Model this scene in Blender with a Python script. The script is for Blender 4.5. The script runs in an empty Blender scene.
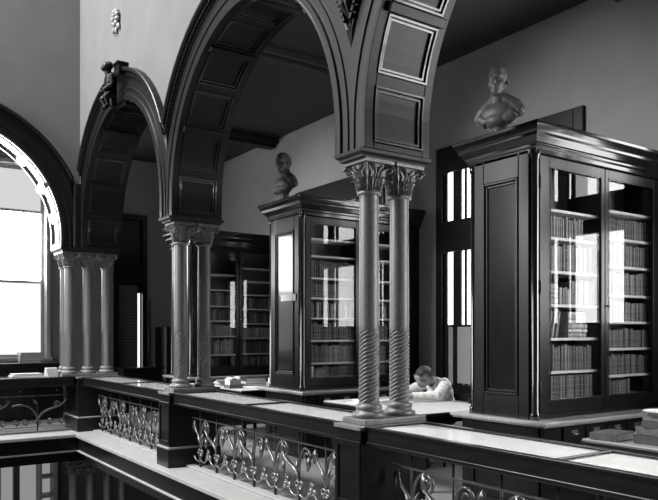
import bpy, bmesh, math, random
from math import sin, cos, pi, radians as R
from mathutils import Vector, Matrix
random.seed(7)
S = bpy.context.scene
C = S.collection

# ------------------------------------------------------------------ materials
def new_mat(name):
    m = bpy.data.materials.new(name); m.use_nodes = True
    nt = m.node_tree
    return m, nt, nt.nodes['Principled BSDF']

def mat(name, col, rough=.5, metal=0., coat=0., spec=.5, noise=None, scale=8., stretch=(1,1,1), bump=0., detail=6., bump_scale=None):
    m, nt, b = new_mat(name)
    b.inputs['Roughness'].default_value = rough
    b.inputs['Metallic'].default_value = metal
    b.inputs['Coat Weight'].default_value = coat
    b.inputs['Coat Roughness'].default_value = .08
    b.inputs['Specular IOR Level'].default_value = spec
    c0 = (col[0], col[1], col[2], 1)
    b.inputs['Base Color'].default_value = c0
    if noise or bump:
        tc = nt.nodes.new('ShaderNodeTexCoord'); mp = nt.nodes.new('ShaderNodeMapping')
        nt.links.new(tc.outputs['Object'], mp.inputs['Vector'])
        mp.inputs['Scale'].default_value = stretch
        n = nt.nodes.new('ShaderNodeTexNoise'); n.inputs['Scale'].default_value = scale; n.inputs['Detail'].default_value = detail
        n.inputs['Roughness'].default_value = .6
        nt.links.new(mp.outputs['Vector'], n.inputs['Vector'])
        if noise:
            r = nt.nodes.new('ShaderNodeValToRGB')
            r.color_ramp.elements[0].position = .3; r.color_ramp.elements[1].position = .72
            r.color_ramp.elements[0].color = tuple(c*(1-noise) for c in col)+(1,)
            r.color_ramp.elements[1].color = tuple(min(1, c*(1+noise)) for c in col)+(1,)
            nt.links.new(n.outputs['Fac'], r.inputs['Fac']); nt.links.new(r.outputs['Color'], b.inputs['Base Color'])
        if bump:
            bp = nt.nodes.new('ShaderNodeBump'); bp.inputs['Strength'].default_value = bump; bp.inputs['Distance'].default_value = .01
            nt.links.new(n.outputs['Fac'], bp.inputs['Height']); nt.links.new(bp.outputs['Normal'], b.inputs['Normal'])
    return m

def g(v): return (v*.985, v*1.0, v*.975)

M = {}
M['wood'] = mat('dark varnished mahogany', g(.006), .32, coat=.14, spec=.35, noise=.45, scale=5, stretch=(6,6,.7))
M['arch_wood'] = mat('dark stained oak', g(.005), .42, coat=.0, spec=.22, noise=.35, scale=5, stretch=(3,3,3))
M['rail_wood'] = mat('dark rail wood', g(.007), .28, coat=.05, spec=.3, noise=.4, scale=6, stretch=(1,1,6))
M['lit_oak'] = mat('varnished oak', g(.11), .35, coat=.9, noise=.3, scale=5)  # same oak as the other arches, paled to carry the window light
M['ceil_wood'] = mat('dark ceiling board', g(.020), .6, noise=.3, scale=3, stretch=(1,6,1))
M['plaster'] = mat('painted plaster', g(.105), .85, noise=.10, scale=2.2, bump=.06)
M['plaster_in'] = mat('gallery wall paint', g(.30), .8, noise=.08, scale=2.0, bump=.05)
M['stone'] = mat('grey granite', g(.115), .42, noise=.22, scale=60, detail=3)
M['cap_stone'] = mat('carved stone', g(.15), .42, noise=.35, scale=25)
M['impost'] = mat('dark impost', g(.012), .55, spec=.25, noise=.25, scale=10)
M['slab_stone'] = mat('slate slab', g(.13), .4, noise=.25, scale=20)
M['marble'] = mat('pale marble kerb', g(.30), .45, noise=.12, scale=5)
M['floor'] = mat('worn floor board', g(.20), .5, noise=.2, scale=4, stretch=(8,1,1))
M['iron'] = mat('wrought iron', g(.20), .34, metal=.75, noise=.2, scale=30)
M['iron_dark'] = mat('blackened iron', g(.03), .45, metal=.5)
M['shelf'] = mat('pale shelf edge', g(.62), .5, noise=.1, scale=10)
M['case_in'] = mat('bookcase lining', g(.2), .6, noise=.15, scale=4)
M['brass'] = mat('dull brass', g(.35), .3, metal=.9)
M['paper'] = mat('white paper', g(.75), .8)
M['page'] = mat('page edges', g(.55), .8, noise=.15, scale=60, stretch=(1,1,20))
M['table'] = mat('table leather top', g(.42), .5, noise=.08, scale=6)
M['baize'] = mat('display lining', g(.85), .5, coat=1., noise=.05, scale=7)
M['bust'] = mat('bust plaster', g(.085), .5, noise=.3, scale=14)
M['skin'] = mat('skin', g(.30), .55)
M['hair'] = mat('hair', g(.035), .5, noise=.6, scale=60, bump=.5)
M['shirt'] = mat('white cotton shirt', g(.78), .85, noise=.05, scale=12, bump=.3)
M['cloth_dark'] = mat('dark trousers', g(.03), .9)
M['shade'] = mat('grey window blind', g(.35), .8)
M['white_paint'] = mat('white paint', g(.6), .6)
M['rub'] = mat('shutter paint', g(.11), .6)
BOOKC = []
for i, v in enumerate((.03, .055, .085, .12, .17, .24, .36, .55)):
    BOOKC.append(mat('leather binding %d' % i, g(v), .45, noise=.35, scale=18))
M['gilt'] = mat('gilt band', g(.22), .4, metal=.3)

def emit(name, strength, col=(1,1,1)):
    m = bpy.data.materials.new(name); m.use_nodes = True; nt = m.node_tree
    nt.nodes.clear(); o = nt.nodes.new('ShaderNodeOutputMaterial'); e = nt.nodes.new('ShaderNodeEmission')
    e.inputs['Color'].default_value = (*col, 1); e.inputs['Strength'].default_value = strength
    nt.links.new(e.outputs[0], o.inputs[0]); return m
M['sky_pane'] = emit('daylit pane', 6.5)
M['sky_strong'] = emit('bright daylit pane', 22.0)  # for the added window out of view
M['sky_pane_dim'] = emit('daylit pane behind blind', 2.2)
M['sky_big'] = emit('daylit frosted pane', 14.0)
M['sky_haze'] = emit('daylit upper blind', .55)  # dim glow imitating haze above the bright lights
M['sky_low'] = emit('daylit lower blind', .85)  # dim glow imitating haze below the bright lights
M['sky_lower'] = emit('frosted lower pane', .22)
M['sky_mid'] = emit('daylit lower pane', 2.0)

def glass(name, tint=.97, ior=1.5, rough=.015):
    m = bpy.data.materials.new(name); m.use_nodes = True; nt = m.node_tree
    nt.nodes.clear(); o = nt.nodes.new('ShaderNodeOutputMaterial')
    t = nt.nodes.new('ShaderNodeBsdfTransparent'); t.inputs[0].default_value = (tint, tint, tint, 1)
    gl = nt.nodes.new('ShaderNodeBsdfGlossy'); gl.inputs['Roughness'].default_value = rough
    f = nt.nodes.new('ShaderNodeFresnel'); ge = nt.nodes.new('ShaderNodeNewGeometry'); mr = nt.nodes.new('ShaderNodeMapRange')
    mr.inputs['To Min'].default_value = ior; mr.inputs['To Max'].default_value = 1/ior      # same pane seen from inside its thickness
    nt.links.new(ge.outputs['Backfacing'], mr.inputs['Value']); nt.links.new(mr.outputs['Result'], f.inputs[0])
    mx = nt.nodes.new('ShaderNodeMixShader')
    nt.links.new(f.outputs[0], mx.inputs[0]); nt.links.new(t.outputs[0], mx.inputs[1]); nt.links.new(gl.outputs[0], mx.inputs[2])
    nt.links.new(mx.outputs[0], o.inputs[0]); return m
M['glass'] = glass('bookcase glass')
M['top_glass'] = glass('display glass', .98, 1.02, .02)

# ------------------------------------------------------------------ mesh builder
WL = {}                                  # world location of every root / part
class MB:
    def __init__(s): s.v = []; s.f = []; s.m = []; s.sm = []
    def add(s, vs, fs, mi=0, smooth=False):
        b = len(s.v); s.v.extend([tuple(p) for p in vs])
        for f in fs: s.f.append(tuple(b+i for i in f)); s.m.append(mi); s.sm.append(smooth)
    def box(s, x0, x1, y0, y1, z0, z1, mi=0):
        s.add([(x0,y0,z0),(x1,y0,z0),(x1,y1,z0),(x0,y1,z0),(x0,y0,z1),(x1,y0,z1),(x1,y1,z1),(x0,y1,z1)],
              [(0,3,2,1),(4,5,6,7),(0,1,5,4),(1,2,6,5),(2,3,7,6),(3,0,4,7)], mi); return s
    def lathe(s, prof, n=24, c=(0,0,0), mi=0, smooth=True, cap=True):
        vs = []; fs = []
        for r, z in prof:
            for i in range(n):
                a = 2*pi*i/n; vs.append((c[0]+r*cos(a), c[1]+r*sin(a), c[2]+z))
        for j in range(len(prof)-1):
            for i in range(n):
                k = (i+1) % n; fs.append((j*n+i, j*n+k, (j+1)*n+k, (j+1)*n+i))
        if cap:
            fs.append(tuple(reversed(range(n)))); fs.append(tuple((len(prof)-1)*n+i for i in range(n)))
        s.add(vs, fs, mi, smooth); return s
    def tube(s, pts, rad, n=8, mi=0, flat=1.0):
        pts = [Vector(p) for p in pts]; m = len(pts)
        rs = rad if isinstance(rad, (list, tuple)) else [rad]*m
        t0 = (pts[1]-pts[0]).normalized()
        u = t0.orthogonal().normalized(); vs = []; fs = []
        for i, p in enumerate(pts):
            t = (pts[min(i+1, m-1)]-pts[max(i-1, 0)])
            t = t.normalized() if t.length > 1e-9 else t0
            u = (u - t*u.dot(t)).normalized(); w = t.cross(u)
            for k in range(n):
                a = 2*pi*k/n; vs.append(p + (u*cos(a) + w*sin(a)*flat)*rs[i])
        for i in range(m-1):
            for k in range(n):
                q = (k+1) % n; fs.append((i*n+k, i*n+q, (i+1)*n+q, (i+1)*n+k))
        fs.append(tuple(reversed(range(n)))); fs.append(tuple((m-1)*n+k for k in range(n)))
        s.add(vs, fs, mi, True); return s
    def ell(s, c, r, rot=None, n=24, mi=0):
        vs = []; fs = []; h = n//2
        Mx = rot if rot is not None else Matrix.Identity(3)
        for j in range(h+1):
            t = pi*j/h
            for i in range(n):
                a = 2*pi*i/n
                vs.append(Vector(c) + Mx @ Vector((r[0]*sin(t)*cos(a), r[1]*sin(t)*sin(a), -r[2]*cos(t))))
        for j in range(h):
            for i in range(n):
                k = (i+1) % n; fs.append((j*n+i, j*n+k, (j+1)*n+k, (j+1)*n+i))
        s.add(vs, fs, mi, True); return s
    def build(s, name, mats, parent=None, loc=None, bevel=0., weld=False):
        """verts are world coordinates; the object's origin goes to loc (top level) or to its parent's origin"""
        base = Vector(loc) if loc is not None else (WL[parent.name] if parent is not None else Vector((0,0,0)))
        me = bpy.data.meshes.new(name)
        me.from_pydata([tuple(Vector(p)-base) for p in s.v], [], s.f)
        if not isinstance(mats, (list, tuple)): mats = [mats]
        for m_ in mats: me.materials.append(m_)
        me.polygons.foreach_set('material_index', s.m); me.polygons.foreach_set('use_smooth', s.sm)
        if weld:
            bm = bmesh.new(); bm.from_mesh(me); bmesh.ops.remove_doubles(bm, verts=bm.verts, dist=1e-5)
            bmesh.ops.recalc_face_normals(bm, faces=bm.faces); bm.to_mesh(me); bm.free()
        me.update()
        o = bpy.data.objects.new(name, me); C.objects.link(o)
        if parent is not None:
            o.parent = parent
            o.location = base - WL[parent.name]
        else: o.location = base
        WL[o.name] = base
        if bevel:
            b = o.modifiers.new('bevel', 'BEVEL'); b.width = bevel; b.segments = 2; b.limit_method = 'ANGLE'; b.angle_limit = R(40)
        return o

def tag(o, label, cat, group=None):
    o['label'] = label; o['category'] = cat
    if group: o['group'] = group
    return o
def thing(name, label, cat, loc, group=None):
    o = bpy.data.objects.new(name, None); C.objects.link(o); o.location = loc; o.empty_display_size = .1
    WL[o.name] = Vector(loc); return tag(o, label, cat, group)
def struct(o): o['kind'] = 'structure'; return o
def dup(root, loc, label=None, group=None, rotz=None):
    r = root.copy(); C.objects.link(r); r.location = loc; WL[r.name] = Vector(loc)
    if rotz is not None: r.rotation_euler = (0,0,rotz)
    if label: r['label'] = label
    if group: r['group'] = group
    for ch in list(root.children):
        c = ch.copy(); C.objects.link(c); c.parent = r
        for d in list(ch.children):
            e = d.copy(); C.objects.link(e); e.parent = c
    return r
def remeshed(mb, voxel, smooth=2):
    """the union of the builder's solids as one continuous skin"""
    o = mb.build('tmp', M['skin'])
    m = o.modifiers.new('r', 'REMESH'); m.mode = 'VOXEL'; m.voxel_size = voxel; m.use_smooth_shade = True
    if smooth:
        q = o.modifiers.new('s', 'SMOOTH'); q.iterations = smooth; q.factor = .5
    dg = bpy.context.evaluated_depsgraph_get()
    me = bpy.data.meshes.new_from_object(o.evaluated_get(dg))
    bpy.data.objects.remove(o)
    out = MB(); out.v = [tuple(v.co) for v in me.vertices]; out.f = [tuple(p.vertices) for p in me.polygons]
    out.m = [0]*len(out.f); out.sm = [True]*len(out.f)
    nor = [tuple(v.normal) for v in me.vertices]
    bpy.data.meshes.remove(me)
    return out, nor
def shell(src, nor, keep, off):
    """a garment or hair: the faces of a skin whose centre keep() accepts, lifted off it"""
    out = MB(); mp = {}
    for f in src.f:
        c = [sum(src.v[i][k] for i in f)/len(f) for k in range(3)]
        if not keep(c): continue
        ids = []
        for i in f:
            if i not in mp:
                p = src.v[i]; n = nor[i]; d = off(p) if callable(off) else off
                mp[i] = len(out.v); out.v.append((p[0]+n[0]*d, p[1]+n[1]*d, p[2]+n[2]*d))
            ids.append(mp[i])
        out.f.append(tuple(ids)); out.m.append(0); out.sm.append(True)
    return out

# ------------------------------------------------------------------ dimensions (metres; camera at x=0, y=0)
E = 1.48
XF = 3.05            # arcade face towards the void
RT = .83             # top of the rail
YW, YE = 6.45, 13.9  # back wall x, end wall y
ZC = 4.97
SPR = 2.79; ZA = 2.97; RI = 1.58; RE = 1.95
PIERS = [4.10, 7.58]
YL = 11.1            # arcade face of the end gallery

# ------------------------------------------------------------------ setting
b = MB(); b.box(3.33, YW, -1.5, YE, -.22, 0); b.box(-2.5, 3.33, 11.36, YE, -.22, 0)
struct(b.build('floor', M['floor']))
b = MB(); b.box(3.66, YW+.3, -1.5, YE+.2, ZC, ZC+.15); b.box(-2.5, 3.66, 11.71, YE+.2, ZC, ZC+.15)
struct(b.build('ceiling', M['ceil_wood']))
n_beam = 1
for y in (.62, 4.10, 7.58, 11.06):
    b = MB(); b.box(3.66, YW, y-.16, y+.16, ZC-.10, ZC); b.box(3.66, YW, y-.10, y+.10, ZC-.16, ZC-.10)
    struct(b.build('trim_%d' % n_beam, M['ceil_wood'], bevel=.012)); n_beam += 1
b = MB(); b.box(-2.5, YW+.3, -1.5, YE+.3, -3.6, -3.4); struct(b.build('floor_lower', M['floor']))

def wall_holes(b, axis, pos0, pos1, a0, a1, z0, z1, holes):
    """a wall slab between two planes with rectangular openings (a_lo, a_hi, z_lo, z_hi)"""
    cuts = sorted(holes); a = a0
    def bx(p, q, r, s_):
        if q-p < 1e-4 or s_-r < 1e-4: return
        if axis == 'y': b.box(pos0, pos1, p, q, r, s_)
        else: b.box(p, q, pos0, pos1, r, s_)
    for (h0, h1, q0, q1) in cuts:
        bx(a, h0, z0, z1); bx(h0, h1, z0, q0); bx(h0, h1, q1, z1); a = h1
    bx(a, a1, z0, z1)

WFILL = (-.9, 1.9, .78, 3.82); W1 = (2.22, 3.32, .78, 3.82); W2 = (4.64, 6.74, .78, 3.82); W3 = (7.95, 10.2, .78, 3.82)
b = MB(); wall_holes(b, 'y', YW, YW+.3, -1.5, YE+.3, 0, ZC, [WFILL, W1, W2, W3]); struct(b.build('wall_back', M['plaster_in']))
WE1 = (.2, 3.2, 1.05, 4.6); WE2 = (4.50, 5.10, .30, 3.82); WEL = (.4, 3.42, -2.6, -.75)
b = MB(); wall_holes(b, 'x', YE, YE+.3, -2.5, YW+.3, 0, ZC, [WE1, WE2]); struct(b.build('wall_end', M['plaster_in']))
b = MB(); wall_holes(b, 'x', YE, YE+.3, -2.5, YW+.3, -3.4, -.22, [WEL]); struct(b.build('wall_end_lower', M['plaster_in']))

def win_back(n, W, panes):
    """window in the back wall: frame round the opening, transom, mullions between the listed panes (y0, y1, upper mat, lower mat)"""
    y0, y1, z0, z1 = W
    fr = MB(); xa, xb = YW-.04, YW+.14
    fr.box(xa, xb, y0-.06, y0+.06, z0-.04, z1+.06); fr.box(xa, xb, y1-.06, y1+.06, z0-.04, z1+.06)
    fr.box(xa, xb, y0+.06, y1-.06, z1-.28, z1+.06); fr.box(xa, xb, y0+.06, y1-.06, z0-.04, z0+.06)
    fr.box(xa-.02, xb, y0+.06, y1-.06, 2.52, 2.92)
    a = y0+.06
    for p in panes + [(y1-.06, None, None, None)]:
        if p[0]-a > .004:
            fr.box(xa+.03, xb, a, p[0], z0+.06, 2.52); fr.box(xa+.03, xb, a, p[0], 2.92, z1-.28)
        if p[1]: a = p[1]
    root = struct(fr.build('window_%d' % n, M['wood'], bevel=.006))
    for (p, q, mu, ml) in panes:
        for (m_, r, s_) in ((mu, 2.92, z1-.28), (ml, 1.60, 2.52), ('shade', z0+.06, 1.57)):
            x = MB(); x.box(YW+.012, YW+.024, p, q, r, s_); x.build('blind' if m_ == 'shade' else 'pane', M[m_], root)
    s_ = MB(); s_.box(YW-.10, YW+.1, y0-.1, y1+.1, z0-.09, z0-.04); s_.build('sill', M['wood'], root, bevel=.008)
    return root
win_back(1, W1, [(2.345,2.40,'sky_pane','sky_pane'), (2.54,2.57,'sky_pane','sky_pane'), (2.617,2.763,'sky_pane_dim','sky_pane'), (2.763,3.19,'sky_pane','sky_pane')])
win_back(2, W2, [(4.82,4.96,'sky_pane','sky_pane'), (5.13,5.18,'sky_pane','sky_pane'), (5.235,5.68,'sky_pane','sky_pane'), (5.76,6.14,'sky_pane','sky_pane'), (6.21,6.28,'sky_pane','sky_pane'), (6.32,6.37,'sky_pane','sky_pane'), (6.52,6.62,'sky_pane','sky_pane')])
x = MB(); x.box(6.424, 6.434, 6.17, 6.42, .86, 1.57); x.build('blind', M['shade'], bpy.data.objects['window_2'])
win_back(7, WFILL, [(-.82,.45,'sky_strong','sky_strong'), (.55,1.82,'sky_strong','sky_strong')])  # added window out of view, put in to light the bookcase fronts
win_back(3, W3, [(8.02,8.28,'shade','sky_pane'), (8.59,8.74,'shade','sky_pane')])  # first pane added to brighten the far alcove

# end window: tall daylit lights in a pale reveal; dim panes above and below imitate haze
x0, x1, z0, z1 = WE1
fr = MB(); ya, yb = YE-.05, YE+.14
fr.box(x0, x0+.05, YE+.2, YE+.27, z0, z1); fr.box(x1-.05, x1, YE+.2, YE+.27, z0, z1); fr.box(1.40, 1.47, YE+.2, YE+.27, z0, z1)
fr.box(x0+.05, x1-.05, YE+.2, YE+.27, z1-.06, z1); fr.box(x0+.05, x1-.05, YE+.2, YE+.27, z0, z0+.05); fr.box(x0+.05, x1-.05, YE+.2, YE+.27, 2.43, 2.48); fr.box(x0+.05, x1-.05, YE+.2, YE+.27, 3.75, 3.80)
fr.box(x0-.07, x0, YE-.03, YE, z0-.07, z1+.07); fr.box(x1, x1+.07, YE-.03, YE, z0-.07, z1+.07); fr.box(x0, x1, YE-.03, YE, z1, z1+.07); fr.box(x0-.1, x1+.1, YE-.08, YE, z0-.07, z0)
w = struct(fr.build('window_4', M['white_paint'], bevel=.006))
for (p, q) in ((x0+.05, 1.40), (1.47, x1-.05)):
    x = MB(); x.box(p, q, YE+.23, YE+.25, 2.48, 3.75); x.build('pane', M['sky_big'], w)
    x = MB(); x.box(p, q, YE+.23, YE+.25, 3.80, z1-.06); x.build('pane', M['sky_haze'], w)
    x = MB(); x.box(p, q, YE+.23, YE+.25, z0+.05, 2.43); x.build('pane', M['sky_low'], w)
# shuttered window beside the far bookcase
x0, x1, z0, z1 = WE2
fr = MB()
for (p, q) in ((x0-.04, x0+.06), (x1-.06, x1+.04)): fr.box(p, q, ya, yb, z0-.04, z1+.05)
fr.box(x0+.06, x1-.06, ya, yb, z1-.06, z1+.05); fr.box(x0+.06, x1-.06, ya, yb, z0-.04, z0+.05); fr.box(x0+.06, x1-.06, ya, yb, 2.5, 2.62)
w = struct(fr.build('window_5', M['wood'], bevel=.006))
x = MB()
for i in range(34): x.box(x0+.06, x1-.14, YE+.01, YE+.05, .42+i*.06, .47+i*.06)
x.build('shutter', M['rub'], w)
x = MB(); x.box(x1-.12, x1-.085, YE+.05, YE+.07, .5, 2.3); x.build('pane', M['sky_mid'], w)
x = MB(); x.box(x0+.06, x1-.06, YE+.04, YE+.07, 2.62, z1-.06); x.build('upper_shutter', M['wood'], w)
x = MB(); x.box(x0+.06, x1-.06, YE+.09, YE+.12, .35, 2.5); x.build('back_board', M['wood'], w)
# lower storey window
x0, x1, z0, z1 = WEL
fr = MB()
for p in (x0, .9, 1.4, 1.9, 2.36, 2.68, x1): fr.box(p-.05, p+.05, ya, yb, z0, z1)
fr.box(x0, x1, ya, yb, z1-.05, z1+.05); fr.box(x0, x1, ya, yb, z0-.05, z0+.05)
w = struct(fr.build('window_6', M['rub'], bevel=.006))
x = MB(); x.box(x0, x1, YE+.08, YE+.1, z0, z1); x.build('pane', M['sky_lower'], w)

# ------------------------------------------------------------------ arcade walls and arches
class Frame:
    """along / depth axes of one arcade: p(a, d, z)"""
    def __init__(s, o, al, de): s.o = Vector(o); s.al = Vector(al); s.de = Vector(de)
    def p(s, a, d, z): return s.o + s.al*a + s.de*d + Vector((0,0,z))
FR = Frame((XF,0,0), (0,1,0), (1,0,0))          # right arcade: a = y
FL = Frame((0,YL,0), (1,0,0), (0,1,0))          # end arcade: a = x
DEP = .56

def arc_pts(off, n=40, lo=None, hi=None, ac=0.):
    """(a, z) along stilt - semicircle - stilt at radius RI+off, clamped sideways"""
    r = RI+off; pts = [(r, SPR), (r, (SPR+ZA)/2)]
    pts += [(r*cos(pi*i/n), ZA+r*sin(pi*i/n)) for i in range(n+1)]
    pts += [(-r, (SPR+ZA)/2), (-r, SPR)]
    out = []
    for a, z in pts:
        a += ac
        if lo is not None: a = min(max(a, lo), hi)
        out.append((a, z))
    return out

def arcade_wall(name, F, bays, a0, a1, ztop):
    b = MB()
    def quad(pa, pb):            # one vertical strip of wall between two (a, zlow)
        for d in (0, DEP):
            b.add([F.p(pa[0], d, pa[1]), F.p(pb[0], d, pb[1]), F.p(pb[0], d, ztop), F.p(pa[0], d, ztop)], [(0,1,2,3)])
        b.add([F.p(pa[0], 0, pa[1]), F.p(pa[0], DEP, pa[1]), F.p(pb[0], DEP, pb[1]), F.p(pb[0], 0, pb[1])], [(0,1,2,3)])
    r = RE-.03
    for (ac, lo, hi) in bays:
        n = 48
        xs = [lo + (hi-lo)*i/n for i in range(n+1)]
        L = []
        for a in xs:
            t = a-ac
            L.append((a, ZA+math.sqrt(max(r*r-t*t, 0))))
        for i in range(n): quad(L[i], L[i+1])
    lo = min(x[1] for x in bays); hi = max(x[2] for x in bays)
    if a0 < lo: quad((a0, SPR), (lo, SPR))
    if a1 > hi: quad((hi, SPR), (a1, SPR))
    return struct(b.build(name, M['plaster'], weld=True))
BR = [(2.36, .62, 4.10), (5.84, 4.10, 7.58), (9.32, 7.58, YL)]
BL = [(1.20, -.54, XF)]
arcade_wall('wall_right', FR, BR, -1.5, YL, 8.6)
arcade_wall('wall_left', FL, BL, -2.5, XF, 8.6)
b = MB(); b.box(XF, XF+DEP, YL, YL+DEP, SPR, 8.6); struct(b.build('wall_corner', M['plaster']))
b = MB(); b.box(XF-.103, XF, YL-.103, YL+DEP, SPR, 3.76); b.box(XF, XF+DEP, YL-.103, YL, SPR, 3.76); struct(b.build('trim_15', M['arch_wood'], bevel=.01))

def sweep_arc(F, ac, lo, hi, prof, n=40):
    """sweep the (offset, depth) profile along the arch"""
    b = MB(); rows = []
    for off, d in prof:
        rows.append([F.p(a, max(d, -.012) if (a <= lo+1e-6 or a >= hi-1e-6) else d, z) for a, z in arc_pts(off, n, lo, hi, ac)])
    m = len(rows[0]); k = len(rows)
    vs = [p for r in rows for p in r]
    fs = []
    for j in range(k):
        q = (j+1) % k
        for i in range(m-1): fs.append((j*m+i, j*m+i+1, q*m+i+1, q*m+i))
    fs.append(tuple(j*m for j in range(k))); fs.append(tuple(j*m+m-1 for j in reversed(range(k))))
    b.add(vs, fs); return b

ARCPROF = [(.0,-.03),(.045,-.03),(.055,-.012),(.11,-.012),(.116,-.024),(.132,-.024),(.138,-.012),(.255,-.012),(.262,-.032),(.312,-.032),(.32,-.075),(.335,-.09),(.36,-.09),(.37,-.08),(.37,.02),(.0,.02)]
def arc_map(F, ac, s, off, d):
    """s: metres along the intrados from the a+ foot"""
    st = ZA-SPR; L = pi*RI; r = RI-off
    if s < st: a, z = r, SPR+s
    elif s < st+L: t = (s-st)/RI; a, z = r*cos(t), ZA+r*sin(t)
    else: a, z = -r, ZA-(s-st-L)
    return F.p(ac+a, d, z)
def arc_bar(b, F, ac, s0, s1, o0, o1, d0, d1, n):
    vs = []
    for i in range(n+1):
        s = s0+(s1-s0)*i/n
        for (o, d) in ((o0,d0),(o1,d0),(o1,d1),(o0,d1)): vs.append(arc_map(F, ac, s, o, d))
    fs = [(0,1,2,3), (4*n,4*n+3,4*n+2,4*n+1)]
    for i in range(n):
        for k in range(4):
            q = (k+1) % 4; fs.append((4*i+k, 4*i+4+k, 4*i+4+q, 4*i+q))
    b.add(vs, fs)

def make_arch(F, ac, lo, hi, label, soffit_mat='arch_wood'):
    root = thing('wooden_arch', label, 'arch', F.p(ac, 0, SPR), 'arches of the arcade')
    sweep_arc(F, ac, lo, hi, ARCPROF).build('archivolt', M['arch_wood'], root, weld=True)
    bd = MB(); n = 120; r = RI+.287
    for i in range(n):
        t = pi*(i+.5)/n; a = ac+r*cos(t)
        if not lo+.03 < a < hi-.03: continue
        z = ZA+r*sin(t); h = .013
        ca, sa = cos(t), sin(t)
        vs = [];
        for d in (-.056, -.03):
            for (p, q) in ((-h,-h*1.4),(h,-h*1.4),(h,h*1.4),(-h,h*1.4)):
                # p along radius, q along tangent
                vs.append(F.p(a+p*ca-q*sa, d, z+p*sa+q*ca))
        bd.add(vs, [(0,3,2,1),(4,5,6,7),(0,1,5,4),(1,2,6,5),(2,3,7,6),(3,0,4,7)])
    bd.build('bead_moulding', M['arch_wood'], root)
    L = 2*(ZA-SPR)+pi*RI
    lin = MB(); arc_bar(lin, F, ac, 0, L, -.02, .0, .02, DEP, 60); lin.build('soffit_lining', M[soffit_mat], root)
    st = MB()
    arc_bar(st, F, ac, 0, L, .0, .022, -.03, .049, 60); arc_bar(st, F, ac, 0, L, .0, .022, DEP-.054, DEP+.02, 60)
    st.build('soffit_stile', M[soffit_mat], root, bevel=.004)
    N = 11; step = L/N
    for i in range(N+1):
        c = i*step; w = .043
        b = MB(); arc_bar(b, F, ac, max(0, c-w), min(L, c+w), .0, .022, .05, DEP-.055, 3)
        if i % 2 == 0 and 0 < i < N: arc_bar(b, F, ac, c-.035, c+.035, .022, .065, .02, DEP-.03, 3)
        b.build('cross_rib', M[soffit_mat], root, bevel=.006)
    for i in range(N):
        s0, s1 = i*step+.044, (i+1)*step-.044
        b = MB(); d0, d1 = .05, DEP-.055; w = .014
        # two stepped bead frames round a recessed field
        for (k, hgt) in ((0, .034), (.026, .02)):
            arc_bar(b, F, ac, s0+k, s1-k, 0, hgt, d0+k, d0+k+w, 6); arc_bar(b, F, ac, s0+k, s1-k, 0, hgt, d1-k-w, d1-k, 6)
            arc_bar(b, F, ac, s0+k, s0+k+w, 0, hgt, d0+k+w, d1-k-w, 2); arc_bar(b, F, ac, s1-k-w, s1-k, 0, hgt, d0+k+w, d1-k-w, 2)
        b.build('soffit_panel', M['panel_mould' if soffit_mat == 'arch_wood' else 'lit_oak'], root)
    return root
M['panel_mould'] = mat('moulded oak', g(.008), .32, coat=.2, spec=.4, noise=.3, scale=6)
make_arch(FR, 2.36, .62, 4.10, 'tall dark panelled arch springing over the near display case, mostly above the view')
make_arch(FR, 5.84, 4.10, 7.58, 'wide dark panelled arch spanning between the two column pairs')
make_arch(FR, 9.32, 7.58, YL-.105, 'dark arch with a carved figure at its crown')
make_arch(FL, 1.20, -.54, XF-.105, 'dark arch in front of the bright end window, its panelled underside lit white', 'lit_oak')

# impost blocks over the columns
def impost(name, xa, xb, ya, yb, label):
    b = MB()
    prof = [(.0, 2.735), (.0, 2.75), (.025, 2.768), (.03, 2.79)]
    vs = []; n = len(prof)
    for o, z in prof: vs += [(xa-o, ya-o, z), (xb+o, ya-o, z), (xb+o, yb+o, z), (xa-o, yb+o, z)]
    fs = [(3,2,1,0), tuple(4*(n-1)+k for k in range(4))]
    for j in range(n-1):
        for k in range(4): q = (k+1) % 4; fs.append((4*j+k, 4*j+q, 4*j+4+q, 4*j+4+k))
    b.add(vs, fs)
    return tag(b.build(name, M['impost'], loc=((xa+xb)/2, (ya+yb)/2, 2.735)), label, 'stone block', 'blocks between capitals and arches')
impost('impost_block', 3.03, 3.64, 3.965, 4.235, 'flat stone block over the near column pair')
impost('impost_block', 3.03, 3.64, 7.445, 7.715, 'flat stone block over the second column pair')
b = impost('impost_block', 2.78, 3.64, 11.07, 11.62, 'flat stone block over the column cluster at the gallery corner')

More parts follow.
